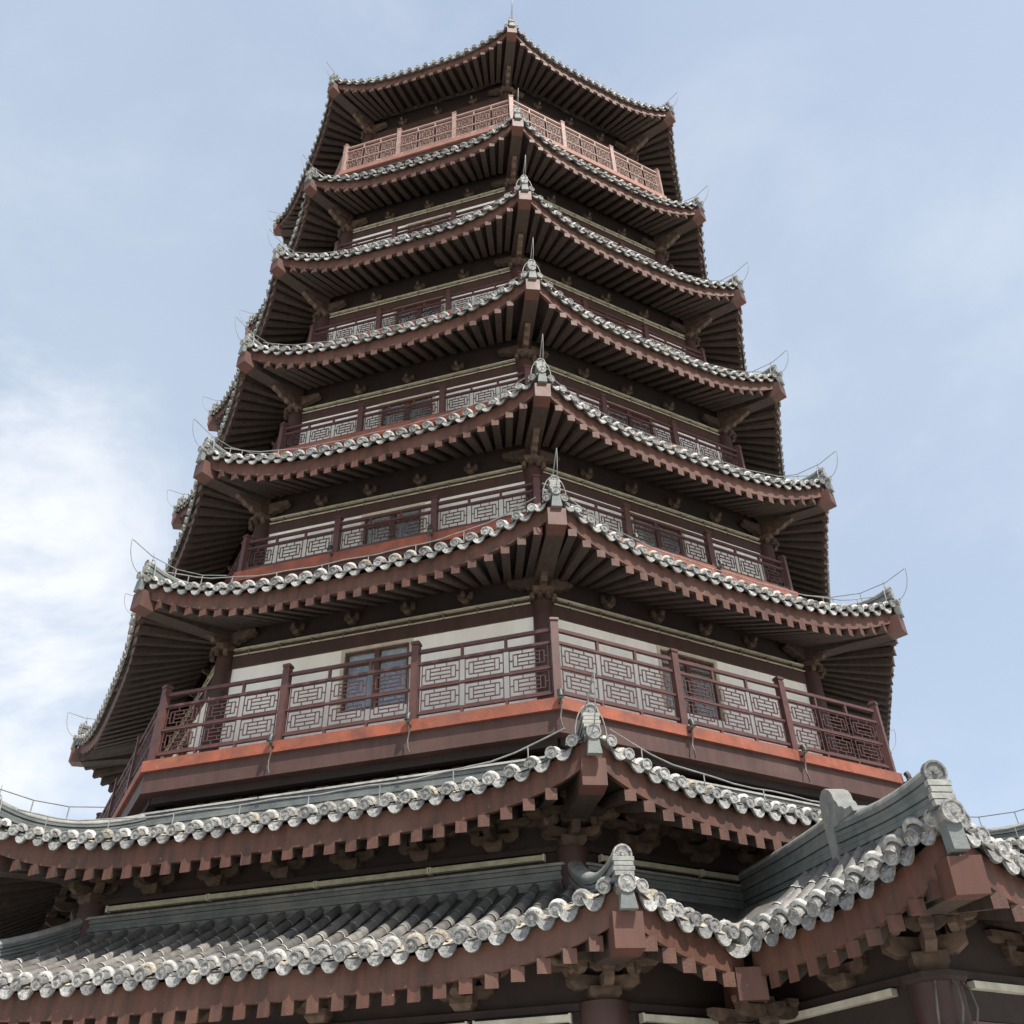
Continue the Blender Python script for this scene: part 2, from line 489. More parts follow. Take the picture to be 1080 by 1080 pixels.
def soffit(t, ranges=None):
    mb = MB(); rs = ranges or [(-t['ym']+0.02, t['ym']-0.02)]; m_ = 24
    for lo, hi in rs:
        rows = []
        for i in range(m_+1):
            yo = lo+(hi-lo)*i/m_; a, z = E_(t, yo)
            Yi = t['ain']*T
            yi = fan(t, yo)*(1.04) if abs(yo) > 1 else fan(t, yo)
            row = []
            for j in range(4):
                u = j/3
                row.append((a-0.13+(t['ain']-a+0.13)*u, yo*(a-.13)/a+(yi-yo*(a-.13)/a)*u, z-0.194+(t['zin']+0.08-z+0.194)*u))
            rows.append(row)
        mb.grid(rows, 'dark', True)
    return mb.mesh('soffit')
def hip_beam(t, w=0.27, h=0.30):
    mb = MB()
    ro, zo = t['rb']+0.06, t['zb']
    ri = t['ain']/C8-0.1
    zi = t['zb']+0.10
    pts = [(ro, zo), (ro-0.25, zo-0.015), ((ro+ri)/2, (zo+zi)/2-0.01), (ri, zi)]
    secs = []
    for i, (x, z) in enumerate(pts):
        hh = h if i < 2 else h*0.92
        secs.append([(x, -w/2, z-hh/2), (x, w/2, z-hh/2), (x, w/2, z+hh/2), (x, -w/2, z+hh/2)])
    mb.strip(secs[1:], 'rafter'); 
    mb.strip(secs[:2], 'beam')
    return mb.mesh('hip_beam')
def ridge_wall(mb, line, w, hts, mat='ridge', courses=6, cap=True, lateral=(0,1,0)):
    """brick ridge: courses stepping slightly in and out along a line of base points; hts = height at each point"""
    lat = Vector(lateral)
    for c in range(courses):
        secs = []
        ww = w+0.028*(c % 2)
        for (P, h) in zip(line, hts):
            P = Vector(P)
            za, zb = h*c/courses, h*(c+1)/courses-0.008
            secs.append([P-lat*ww/2+Vector((0,0,za)), P+lat*ww/2+Vector((0,0,za)), P+lat*ww/2+Vector((0,0,zb)), P-lat*ww/2+Vector((0,0,zb))])
        mb.strip(secs, mat)
    if cap:
        secs = []
        for (P, h) in zip(line, hts):
            P = Vector(P)+Vector((0,0,h-0.01)); n = 8
            secs.append([P+lat*(w*0.60*math.cos(PI*j/n))+Vector((0,0,w*0.50*math.sin(PI*j/n))) for j in range(n+1)])
        mb.strip(secs, 'stone', True, True)
def hip_ridge(t, big=False):
    """ridge along a corner, tip swept up, with its two round end tiles and the grey support under them"""
    mb = MB(); w = 0.165 if t['am'] > 9 else 0.135; kd = 1.0 if t['am'] > 9 else 0.82
    ro = t['rc']-0.08; ri = max(t['atop']/C8, 0.6); line = []; hts = []
    n = 14
    for i in range(n+1):
        x = ro+(ri-ro)*(i/n)**1.3
        zl = hipz(t, min(x, t['rc'])); d = ro-x
        line.append((x, 0, zl-0.04)); hts.append(0.27+t['tip']*math.exp(-(d/0.33)**1.6))
    ridge_wall(mb, line, w, hts)
    x, _, z = line[0]; h = hts[0]
    mb.disc((x+0.035, 0, z+h), (1, 0, -0.12), 0.090*kd, 0.06, 'tile_end', 16)
    lo_ = h-0.27
    nc = 4
    for i in range(nc):
        mb.cbox((x+0.02, 0, z+lo_+0.08+(0.27-0.10)*(i+0.5)/nc), (0.05, w*1.06+0.022*(i % 2), (0.27-0.10)/nc-0.006), 'stone')
    mb.tube([(x-0.25, 0, z+lo_-0.01), (x+0.10, 0, z+lo_)], 0.075*kd, 'tile', 12)
    mb.disc((x+0.12, 0, z+lo_), (1, 0, -0.15), 0.083*kd, 0.03, 'tile_end', 16)
    zt = t['zb']+0.15; z = z+lo_-0.10
    mb.strip([[(x+0.03,-0.08,zt-0.0),(x+0.10,-0.08,zt),(x+0.10,0.08,zt),(x+0.03,0.08,zt)],
              [(x-0.02,-0.055,z+0.03),(x+0.09,-0.055,z+0.03),(x+0.09,0.055,z+0.03),(x-0.02,0.055,z+0.03)]], 'ridge')
    return mb.mesh('hip_ridge')
def conductor(t):
    """lightning conductor over a corner: line along the ridge, hoop over the tip, spike"""
    mb = MB(); ro = t['rc']-0.08; z = hipz(t, t['rc'])+0.23+t['tip']
    wr = 0.0085
    xs = [ro-1.5, ro-1.0, ro-0.5, ro-0.02, ro+0.36]
    zz = []
    for x in xs[:3]: zz.append(hipz(t, x)+0.24+0.24)
    zz += [z+0.17, z+0.30]
    mb.tube([(x, 0.0, q) for x, q in zip(xs, zz)], wr, 'wire', 5)
    mb.tube([(ro+0.36+0.03*math.sin(q*PI), 0, z+0.30-0.10*q) if q < 0 else (ro+0.06+0.32*math.cos(q*PI/2), 0, z+0.30-0.56*math.sin(q*PI/2)) for q in [i/9 for i in range(10)]], wr*0.8, 'wire', 5)
    for x in (ro-1.0, ro-0.5):
        mb.tube([(x,0,hipz(t,x)+0.22),(x,0,hipz(t,x)+0.48)], wr, 'wire', 5)
    mb.tube([(ro-0.05, 0.175*math.cos(PI*j/10), z-0.30+0.40*math.sin(PI*j/10)) for j in range(11)], wr, 'wire', 5)
    mb.tube([(ro-0.05,0,z+0.06),(ro-0.05,0,z+(0.23 if t['zb'] < 20 else 0.13))], wr, 'wire', 5, r2=0.004)
    return mb.mesh('lightning_conductor')
def eave_wire(t, ranges=None):
    mb = MB()
    lo, hi = -t['ym']+0.35, t['ym']-0.35
    pts = []
    for i in range(25):
        y = lo+(hi-lo)*i/24; a, z = E_(t, y)
        pts.append((a-0.12, y, z+0.40+0.012*math.sin(i*1.7)))
    mb.tube(pts, 0.010, 'wire', 5)
    for i in range(8):
        y = lo+(hi-lo)*(i+0.5)/8; a, z = E_(t, y)
        mb.tube([(a-0.12, y, z+0.12), (a-0.12, y, z+0.40)], 0.008, 'wire', 5)
    return mb.mesh('eave_wire')

# ---- bracket sets
def block(mb, c, w, h, m):
    """a bearing block: square top, tapered foot"""
    x, y, z = c; a = w/2; b = a*0.68
    mb.strip([[(x-b,y-b,z),(x+b,y-b,z),(x+b,y+b,z),(x-b,y+b,z)], [(x-a,y-a,z+h*0.45),(x+a,y-a,z+h*0.45),(x+a,y+a,z+h*0.45),(x-a,y+a,z+h*0.45)],
              [(x-a,y-a,z+h),(x+a,y-a,z+h),(x+a,y+a,z+h),(x-a,y+a,z+h)]], m)
def arm(mb, c, d, L0, L1, w, h, m):
    """a bracket arm with a boat-shaped end, from -L0 to L1 along direction d"""
    c = Vector(c); d = Vector(d).normalized(); s_ = Vector((-d.y, d.x, 0))
    prof = [(-L0, h), (-L0, h*0.45), (-L0+h*0.7, 0), (L1-h*0.7, 0), (L1, h*0.45), (L1, h)]
    A = [c+d*x+Vector((0,0,z))-s_*w/2 for x, z in prof]; B = [c+d*x+Vector((0,0,z))+s_*w/2 for x, z in prof]; n = len(prof)
    mb.add(A+B, [tuple(range(n)), tuple(range(2*n-1,n-1,-1))]+[(i,i+n,(i+1)%n+n,(i+1)%n) for i in range(n)], m)
def bracket_set(h=0.5):
    mb = MB(); m = 'carved'; q = h/0.5
    block(mb, (0,0,0), 0.24, 0.13*q, m)
    arm(mb, (0,0,0.11*q), (0,1,0), 0.30, 0.30, 0.09, 0.12*q, m); arm(mb, (0,0,0.11*q), (1,0,0), 0.1, 0.36, 0.09, 0.12*q, m)
    for y in (-0.25, 0.25): block(mb, (0.0,y,0.23*q), 0.13, 0.08*q, m)
    block(mb, (0.30,0,0.23*q), 0.13, 0.08*q, m)
    arm(mb, (0.30,0,0.30*q), (0,1,0), 0.36, 0.36, 0.085, 0.11*q, m); arm(mb, (0,0,0.302*q), (0,1,0), 0.46, 0.46, 0.085, 0.11*q, m)
    arm(mb, (0,0,0.30*q), (1,0,0), 0.1, 0.52, 0.088, 0.112*q, m)
    for y in (-0.31, 0, 0.31): block(mb, (0.30,y,0.41*q), 0.12, 0.08*q, m)
    return mb.mesh('bracket_set')
def corner_bracket(h=0.5):
    mb = MB(); m = 'carved'; q = h/0.5
    block(mb, (0,0,0), 0.30, 0.14*q, m)
    ds = [(math.cos(b), math.sin(b), 0) for b in (0, R(67.5), R(-67.5), R(112.5), R(-112.5))]
    for i, d in enumerate(ds):
        e = 0.003*i
        arm(mb, (0,0,0.12*q+e), d, 0.05, 0.36, 0.10, 0.12*q, m)
        block(mb, (d[0]*0.31,d[1]*0.31,0.24*q+e), 0.13, 0.08*q, m)
        arm(mb, (0,0,0.32*q+e), d, 0.05, 0.60, 0.095, 0.12*q, m)
        block(mb, (d[0]*0.54,d[1]*0.54,0.44*q+e), 0.13, 0.07*q, m)
    arm(mb, (0.30,0,0.335*q), (0,1,0), 0.38, 0.38, 0.085, 0.10*q, m)
    for i, d in enumerate(ds[:3]):
        s2 = (-d[1], d[0], 0); c_ = (d[0]*0.31, d[1]*0.31, 0.245*q+0.002*i)
        arm(mb, c_, s2, 0.17, 0.17, 0.075, 0.085*q, m)
        c_ = (d[0]*0.54, d[1]*0.54, 0.455*q+0.002*i)
        arm(mb, c_, s2, 0.20, 0.20, 0.075, 0.085*q, m)
        for g_ in (-0.15, 0.15): block(mb, (c_[0]+s2[0]*g_, c_[1]+s2[1]*g_, c_[2]+0.085*q), 0.09, 0.06*q, m)
    return mb.mesh('corner_bracket')
def cloud_bracket():
    """carved cloud-scroll brackets at a column head"""
    mb = MB(); m = 'carved'
    out1 = [(0,0),(0.10,-0.02),(0.16,0.04),(0.26,0.03),(0.31,0.09),(0.42,0.09),(0.50,0.15),(0.60,0.16),(0.66,0.22),(0.62,0.29),(0.0,0.29)]
    for b in (0, R(112.5), R(-112.5)):
        k = 1.0 if b == 0 else 0.85
        tmp = MB(); tmp.plate([(x*k, z) for x, z in out1], -0.055, 0.055, m)
        c, s_ = math.cos(b), math.sin(b)
        mb.add([(x*c-y*s_, x*s_+y*c, z+(0 if b == 0 else 0.004)) for x, y, z in tmp.v], tmp.f, m)
    block(mb, (0,0,-0.12), 0.34, 0.12, m)
    block(mb, (0.40,0,0.292), 0.17, 0.10, m)
    # little hanging balls round the head
    for b in (-60, -20, 20, 60):
        p = Vector((0.20*math.cos(R(b)), 0.20*math.sin(R(b)), -0.17))
        mb.tube([p+Vector((0,0,-.05)), p+Vector((0,0,-.02)), p+Vector((0,0,.02)), p+Vector((0,0,.05))], 0.045, m, 8)
    return mb.mesh('column_head_bracket')
CB_P = corner_bracket(0.62)
BR_S = bracket_set(0.46); CB_S = corner_bracket(0.46); CLOUD = cloud_bracket()
def small_bracket():
    mb = MB(); block(mb, (0,0,0), 0.16, 0.09, 'carved'); arm(mb, (0,0,0.08), (0,1,0), 0.17, 0.17, 0.08, 0.10, 'carved'); arm(mb, (0,0,0.083), (1,0,0), 0.05, 0.22, 0.08, 0.10, 'carved')
    for y in (-.13, .13): block(mb, (0,y,0.18), 0.10, 0.06, 'carved')
    return mb.mesh('bracket_block')
SB = small_bracket()

def place(name, data, parent, az, x, y, z, extra=0.0):
    c, s_ = math.cos(az), math.sin(az)
    return link(name, data, parent, (x*c-y*s_, x*s_+y*c, z), az+extra)

PORCH_Y = 2.71
loose_rafters = MB()          # rafters of the tower tiers, beyond the hundred nearest ones
def build_tier(name, t):
    roof = MB()
    for k in range(-4, 4):
        rg = None
        if name == 'S0' and k == 0: rg = [(-99, -PORCH_Y-0.02), (PORCH_Y+0.02, 99)]
        face_rows(roof, t, k, rg, True)
    ro = sub('tiled_roof', roof.mesh('tiled_roof'), pag)
    board = eave_board(t); sof = soffit(t); ew = eave_wire(t)
    hb = hip_beam(t); hr = hip_ridge(t); co = conductor(t)
    for k in VIS_F:
        rg = None
        if name == 'S0' and k == 0:
            rg = [(-t['ym'], -PORCH_Y+0.03), (PORCH_Y-0.03, t['ym'])]
        if rg:
            for q in rg:
                sub('eave_board', eave_board(t, [q]), ro, fa(k))
                sub('soffit', soffit(t, [(max(q[0], -t['ym']+0.02), min(q[1], t['ym']-0.02))]), ro, fa(k))
        else:
            sub('eave_board', board, ro, fa(k)); sub('soffit', sof, ro, fa(k))
        if name != 'S0' and k in MAIN_F: sub('eave_wire', ew, ro, fa(k))
        ends = rafter_ends(t, rg)
        own = name in ('S0', 'S1') and k in (-1, 0)
        for p, q in ends:
            if own:
                mb = MB(); one_rafter(mb, p, q)
                sub('rafter', mb.mesh('rafter'), ro, fa(k))
            else:
                mb = MB(); one_rafter(mb, p, q)
                c, s2 = math.cos(fa(k)), math.sin(fa(k))
                b = len(loose_rafters.v); loose_rafters.v += [(x*c-y*s2, x*s2+y*c, z) for x, y, z in mb.v]
                mm = [loose_rafters.mi(m) for m in mb.mats]
                for fc, mi in zip(mb.f, mb.m):
                    loose_rafters.f.append(tuple(b+i for i in fc)); loose_rafters.m.append(mm[mi]); loose_rafters.sm.append(False)
    for k in VIS_C:
        sub('hip_beam', hb, ro, ca(k)); sub('hip_ridge', hr, ro, ca(k))
        if name != 'S0' and k >= -2: sub('lightning_conductor', co, ro, ca(k))
    return ro
ROOFS = {}
for nm, t_ in TIERS.items():
    ROOFS[nm] = build_tier(nm, t_)
lr = sub('rafters', loose_rafters.mesh('rafters'), pag)
lr['kind'] = 'stuff'

# ---- ridge bands where a lower roof meets the wall above
def ring_band(a, z0, z1, courses, w=0.12):
    mb = MB()
    L = a*T
    for c in range(courses):
        za = z0+(z1-z0)*c/courses; zb = z0+(z1-z0)*(c+1)/courses-0.006
        o = 0.012*(c % 2)
        mb.strip([[(a+o, -(a+o)*T, za), (a-w, -(a-w)*T, za), (a-w, -(a-w)*T, zb), (a+o, -(a+o)*T, zb)],
                  [(a+o, (a+o)*T, za), (a-w, (a-w)*T, za), (a-w, (a-w)*T, zb), (a+o, (a+o)*T, zb)]], 'ridge')
    mb.strip([[(a+0.035, -(a+.035)*T, z1), (a-w, -(a-w)*T, z1), (a-w, -(a-w)*T, z1+0.03), (a+0.02, -(a+.02)*T, z1+0.035)],
              [(a+0.035, (a+.035)*T, z1), (a-w, (a-w)*T, z1), (a-w, (a-w)*T, z1+0.03), (a+0.02, (a+.02)*T, z1+0.035)]], 'stone')
    return mb.mesh('ridge_band')
for nm, a, z0, z1, nc in (('S0', 8.06, 3.00, 3.31, 6), ('S1', 7.55, 4.52, 4.84, 6)):
    b_ = ring_band(a, z0+Z0, z1+Z0, nc)
    for k in VIS_F: sub('ridge_band', b_, ROOFS[nm], fa(k))

# ------------------------------------------------------------------ storeys
STOREYS = [  # wall apothem, deck top, deck edge apothem, strip height, post top, wall top, deck depth, lattice rows
 dict(w=6.69, d=5.62, da=7.70, st=7.84, pt=6.90, top=8.30, dep=0.48, rows=2),
 dict(w=6.43, d=9.45, da=6.84, st=10.77, pt=10.33, top=11.35, dep=0.30, rows=1),
 dict(w=6.10, d=12.58, da=6.49, st=13.90, pt=13.43, top=14.55, dep=0.30, rows=1),
 dict(w=5.78, d=15.92, da=6.17, st=17.25, pt=16.76, top=17.92, dep=0.30, rows=1),
 dict(w=5.45, d=19.36, da=5.85, st=20.9, pt=20.24, top=21.65, dep=0.30, rows=1),
 dict(w=5.15, d=23.10, da=6.00, st=26.0, pt=24.53, top=26.75, dep=0.32, rows=2),
]
def wall_mesh(s, lower=0.0):
    """plaster face with a window opening, the timber beam above it and a dark board up to the soffit"""
    mb = MB(); a = s['w']; L = a*T; z0, zw, zt = s['d']+Z0-0.1, s['st']-s['bh']+Z0, s['top']+Z0
    wy, wz = 0.62, max(s['d']+0.55, s['st']-1.42)+Z0
    if s['rows'] == 1: wz = s['d']+0.12+Z0
    mb.box((a-0.12, -L, z0), (a, -wy, zw), 'plaster'); mb.box((a-0.12, wy, z0), (a, L, zw), 'plaster')
    mb.box((a-0.12, -wy, z0), (a, wy, wz), 'plaster')
    return mb.mesh('wall'), (wy, wz, zw)
def beam_mesh(s):
    mb = MB(); a = s['w']; L = a*T; zw, zt = s['st']-s['bh']+Z0, s['top']+Z0
    mb.box((a-0.12, -L, zw), (a+0.04, L, s['st']+Z0+0.02), 'lintel')
    return mb.mesh('wall_beam')
def frieze_mesh(s):
    mb = MB(); a = s['w']; L = a*T; zt = s['top']+Z0
    mb.box((a-0.14, -L, s['st']+Z0+0.02), (a-0.06, L, zt+0.15), 'dark')
    return mb.mesh('frieze_board')
def window_mesh(s, wy, wz, zw):
    mb = MB(); a = s['w']
    # cream reveal
    for lo, hi in (((a-0.10,-wy,wz),(a+0.012,-wy+0.06,zw)), ((a-0.10,wy-0.06,wz),(a+0.012,wy,zw)), ((a-0.10,-wy+0.06,zw-0.06),(a+0.012,wy-0.06,zw))):
        mb.box(lo, hi, 'trim')
    y0, y1, z0, z1 = -wy+0.06, wy-0.06, wz, zw-0.06; fw = 0.045
    x0, x1 = a-0.09, a-0.02
    mb.box((x0,y0,z0),(x1,y0+fw,z1),'winframe'); mb.box((x0,y1-fw,z0),(x1,y1,z1),'winframe')
    mb.box((x0,y0+fw,z1-fw),(x1,y1-fw,z1),'winframe'); mb.box((x0,y0+fw,z0),(x1,y1-fw,z0+fw),'winframe')
    mb.box((x0,-0.045,z0+fw),(x1+0.01,0.045,z1-fw),'winframe')
    for yy in ((y0+fw, -0.06), (0.06, y1-fw)):
        mb.box((x0+.01, yy[0], z1-0.26), (x1-.01, yy[1], z1-0.22), 'winframe')
    return mb.mesh('window'), (y0, y1, z0, z1)
def pane_mesh(s, y0, y1, z0, z1):
    mb = MB(); a = s['w']; x = a-0.06
    for lo, hi in ((y0+.05, -0.055), (0.055, y1-.05)):
        mb.box((x-0.004, lo, z0+.05), (x+0.004, hi, z1-.05), 'glass')
    return mb.mesh('window_pane')
def room_mesh(s, y0, y1, z0, z1):
    mb = MB(); a = s['w']
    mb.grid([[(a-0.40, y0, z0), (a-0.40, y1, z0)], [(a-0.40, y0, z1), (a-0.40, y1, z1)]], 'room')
    mb.grid([[(a-0.2+0.02*math.sin(i*1.7), y0+(y1-y0)*i/60, z0) for i in range(22)], [(a-0.2+0.02*math.sin(i*1.7), y0+(y1-y0)*i/60, z1) for i in range(22)]], 'trim', True)
    return mb.mesh('curtain')
def curtain_mesh(s, y0, y1, z0, z1):
    mb = MB(); a = s['w']
    rows = []
    for z in (z0, z1):
        rows.append([(a-0.15+0.02*math.sin(i*1.9), y0+(y1-y0)*i/40, z) for i in range(41)])
    mb.grid(rows, 'curtain', True)
    # scalloped pale valance
    top = []; bot = []
    for i in range(41):
        y = y0+(y1-y0)*i/40
        top.append((a-0.122, y, z1)); bot.append((a-0.122, y, z1-0.30+0.11*abs(math.sin(i/40*PI*3))))
    mb.grid([bot, top], 'valance', True)
    return mb.mesh('curtain')
def strip_mesh(s):
    mb = MB(); a = s['w']; L = (a*T-0.17); z = s['st']+Z0
    mb.box((a+0.045, -L, z+0.005), (a+0.09, L, z+0.042), 'strip')
    mb.tube([(a+0.075, -L, z-0.085), (a+0.075, L, z-0.085)], 0.015, 'strip', 8)
    for i in range(9):
        y = -L+2*L*(i+0.5)/9
        mb.box((a+0.042, y-0.012, z-0.105), (a+0.088, y+0.012, z+0.003), 'cable')
    return mb.mesh('light_strip')
def deck_mesh(s):
    """the octagonal slab"""
    mb = MB(); a = s['da']-0.06; z1 = s['d']+Z0-0.012; z0 = s['d']-s['dep']+Z0; ai = s['w']-0.6
    for zz, flip in ((z1, False), (z0, True)):
        vs = []
        for k in range(8):
            b = ca(k)
            vs += [(a/C8*math.cos(b), a/C8*math.sin(b), zz), (ai/C8*math.cos(b), ai/C8*math.sin(b), zz)]
        fs = []
        for k in range(8):
            q = (2*k, 2*((k+1) % 8), 2*((k+1) % 8)+1, 2*k+1)
            fs.append(q if not flip else tuple(reversed(q)))
        mb.add(vs, fs, 'deckbeam')
    vs = []
    for k in range(8):
        b = ca(k)
        vs += [(a/C8*math.cos(b), a/C8*math.sin(b), z0), (a/C8*math.cos(b), a/C8*math.sin(b), z1)]
    mb.add(vs, [(2*k, 2*((k+1) % 8), 2*((k+1) % 8)+1, 2*k+1) for k in range(8)], 'deckbeam')
    return mb.mesh('balcony')
def edge_mesh(s):
    mb = MB(); a = s['da']; z1 = s['d']+Z0; h = 0.17 if s['rows'] == 2 else 0.20
    def sec(y_s):
        return [(a-0.35, y_s*(a-.35)*T, z1-0.006), (a-0.35, y_s*(a-.35)*T, z1), (a, y_s*a*T, z1), (a, y_s*a*T, z1-h), (a-0.055, y_s*(a-.055)*T, z1-h), (a-0.055, y_s*(a-.055)*T, z1-0.006)]
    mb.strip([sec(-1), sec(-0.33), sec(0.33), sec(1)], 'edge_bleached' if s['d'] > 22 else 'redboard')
    return mb.mesh('edge_board')
RAILM = 'rail'
def lattice(mb, x, y0, y1, z0, z1, th=0.0125, dp=0.016):
    def h(u0, u1, v): mb.box((x-dp/2, y0+(y1-y0)*u0, z0+(z1-z0)*v-th/2), (x+dp/2, y0+(y1-y0)*u1, z0+(z1-z0)*v+th/2), RAILM)
    def v(u, v0, v1): mb.box((x-dp/2+.001, y0+(y1-y0)*u-th/2, z0+(z1-z0)*v0), (x+dp/2-.001, y0+(y1-y0)*u+th/2, z0+(z1-z0)*v1), RAILM)
    for q in (0.0, 1.0): h(0, 1, q)
    for q in (0.0, 1.0): v(q, 0, 1)
    h(0.0, 1.0, 0.2) if False else None
    h(0.10, 0.90, 0.21); h(0.10, 0.90, 0.79)
    h(0.22, 0.78, 0.40); h(0.22, 0.78, 0.60)
    v(0.10, 0.21, 0.79); v(0.90, 0.21, 0.79); v(0.22, 0.21, 0.79); v(0.78, 0.21, 0.79)
    for u in (0.34, 0.66): v(u, 0.0, 0.21); v(u, 0.79, 1.0)
    v(0.50, 0.21, 0.40); v(0.50, 0.60, 0.79)
    h(0.0, 0.10, 0.5); h(0.90, 1.0, 0.5)
def rail_meshes(s):
    a = s['da']-0.13; L = a*T; z0 = s['d']+Z0; H = s['pt']-s['d']
    posts = [-L, -L/3, L/3, L]; bays = [(posts[i]+0.06, posts[i+1]-0.06) for i in range(3)]
    top, sec_, bot = z0+H-0.17, z0+H-0.17-0.20*(1 if s['rows'] == 2 else 0.75), z0+0.13*(1 if s['rows'] == 2 else 0.8)
    rail = MB(); panels = []
    rows = s['rows']
    for lo, hi in bays:
        for z, r in ((top, 0.026), (sec_, 0.021), (bot, 0.021)):
            rail.box((a-r, lo-0.005, z-r), (a+r, hi+0.005, z+r), RAILM)
        if rows == 2: rail.box((a-.018, lo-.005, (sec_+bot)/2-.018), (a+.018, hi+.005, (sec_+bot)/2+.018), RAILM)
        w = (hi-lo)/3; mb = MB()
        for j in range(3):
            for rw in range(rows):
                zz0 = bot+0.035+(sec_-bot)/rows*rw; zz1 = bot-0.035+(sec_-bot)/rows*(rw+1)
                lattice(mb, a, lo+w*j+0.045, lo+w*(j+1)-0.045, zz0, zz1)
            if j:
                y = lo+w*j
                for za, zb in ((z0, bot-.02), (sec_+.02, top-.025)):
                    mb.box((a-.02, y-.02, za), (a+.02, y+.02, zb), RAILM)
        panels.append(mb.mesh('lattice_panel'))
    pm = []
    def post(y, rot=0):
        mb = MB()
        c, sn = math.cos(rot), math.sin(rot)
        mb.box((-0.055, -0.055, 0), (0.055, 0.055, H-0.07), RAILM)
        mb.box((-0.045, -0.045, H-0.07), (0.045, 0.045, H-0.05), RAILM)
        n = 8
        mb.strip([[(w_*x, w_*y_, z_) for x, y_ in ((-1,-1),(1,-1),(1,1),(-1,1))] for w_, z_ in ((0.062, H-0.05), (0.066, H-0.03), (0.062, H-0.005), (0.03, H+0.02))], RAILM)
        if rot:
            mb.v = [(x*c-y_*sn, x*sn+y_*c, z_) for x, y_, z_ in mb.v]
        mb.v = [(x+(a if not rot else a), y_+y, z_+z0) for x, y_, z_ in mb.v]
        return mb.mesh('post')
    pm = [post(-L, -PI/8), post(-L/3), post(L/3)]
    return rail.mesh('balcony_railing'), panels, pm
def column_mesh(rad, z0, z1, r):
    mb = MB()
    mb.tube([(rad, 0, z0), (rad, 0, z0+0.3), (rad, 0, z1)], r, 'column', 20)
    return mb.mesh('column')
for si, s in enumerate(STOREYS):
    s['bh'] = (0.30, 0.27, 0.27, 0.27, 0.27, 1.32)[si]
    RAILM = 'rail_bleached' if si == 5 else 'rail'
    tn = TIERS['E%d' % (si+1)]
    dk = sub('balcony', deck_mesh(s), pag)
    em = edge_mesh(s)
    wm, (wy, wz, zw) = wall_mesh(s)
    bm_, fm = beam_mesh(s), frieze_mesh(s)
    wi, (y0, y1, z0, z1) = window_mesh(s, wy, wz, zw)
    pn, cu, ro2 = pane_mesh(s, y0, y1, z0, z1), curtain_mesh(s, y0, y1, z0, z1), room_mesh(s, y0, y1, z0, z1)
    sm_ = strip_mesh(s)
    rl, panels, pm = rail_meshes(s)
    col = column_mesh(s['w']/C8+0.02, s['d']+Z0-0.05, s['top']+Z0-0.25, 0.155)
    for k in VIS_F:
        sub('edge_board', em, dk, fa(k))
        w_ = sub('wall', wm, pag, fa(k)); sub('wall_beam', bm_, w_, fa(k)-fa(k)); sub('frieze_board', fm, w_, 0)
        if k in MAIN_F:
            w2 = sub('window', wi, pag, fa(k), label='brown framed window with blue curtains' if (si == 0 and k < 0) else None); sub('window_pane', pn, w2); sub('curtain', cu if (si == 0 and k < 0) else ro2, w2)
            if si < 5: sub('light_strip', sm_, pag, fa(k))
            for y in ((-1.5, -0.5, 0.5, 1.5) if si < 2 else (-1.1, 0, 1.1)):
                place('bracket_block', SB, pag, fa(k), s['w']+0.0, y, s['st']+Z0+0.16).scale = (0.75, 0.75, 0.8)
    for k in (-2, -1, 0, 1):
        r_o = sub('balcony_railing', rl, pag, fa(k))
        if si == 5: r_o['label'] = 'sun-bleached railing of the top balcony'
        for p_ in panels: sub('lattice_panel', p_, r_o)
        for p_ in pm: sub('post', p_, r_o)
    # closing corner posts on the far right corner belong to the next face's railing
    r_o = sub('balcony_railing', rl, pag, fa(2))
    for p_ in panels: sub('lattice_panel', p_, r_o)
    for p_ in pm: sub('post', p_, r_o)
    for k in (-2, -1, 0, 1, 2):
        sub('column', col, pag, ca(k))
        place('column_head_bracket', CLOUD, pag, ca(k), s['w']/C8+0.06, 0, s['st']+Z0+0.10)

# ---- inner core of the tower, closing the walls behind
core = MB()
def prism(mb, a, z0, z1, m):
    vs = []
    for k in range(8):
        b = ca(k); vs += [(a/C8*math.cos(b), a/C8*math.sin(b), z0), (a/C8*math.cos(b), a/C8*math.sin(b), z1)]
    mb.add(vs, [(2*k, 2*((k+1) % 8), 2*((k+1) % 8)+1, 2*k+1) for k in range(8)]+[tuple(2*k+1 for k in range(8)), tuple(14-2*k for k in range(8))], m)
for i, s in enumerate(STOREYS):
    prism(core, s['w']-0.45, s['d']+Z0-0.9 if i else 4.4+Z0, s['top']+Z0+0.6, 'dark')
sub('tower_core', core.mesh('tower_core'), pag)

# ---- underside of the lowest balcony: recessed wall and bracket rows
uw = MB()
prism(uw, 6.80, 4.3+Z0, 5.15+Z0, 'dark')
sub('under_balcony_wall', uw.mesh('under_balcony_wall'), pag)
um = MB()
um.beam((7.42, -7.42*T, 5.10+Z0), (7.42, 7.42*T, 5.10+Z0), 0.12, 0.14, 'dark')
um = um.mesh('support_beam')
for k in MAIN_F:
    sub('support_beam', um, pag, fa(k))
    for y in (-2.1, -1.25, -0.42, 0.42, 1.25, 2.1):
        place('bracket_set', BR_S, pag, fa(k), 6.86, y, 4.60+Z0)

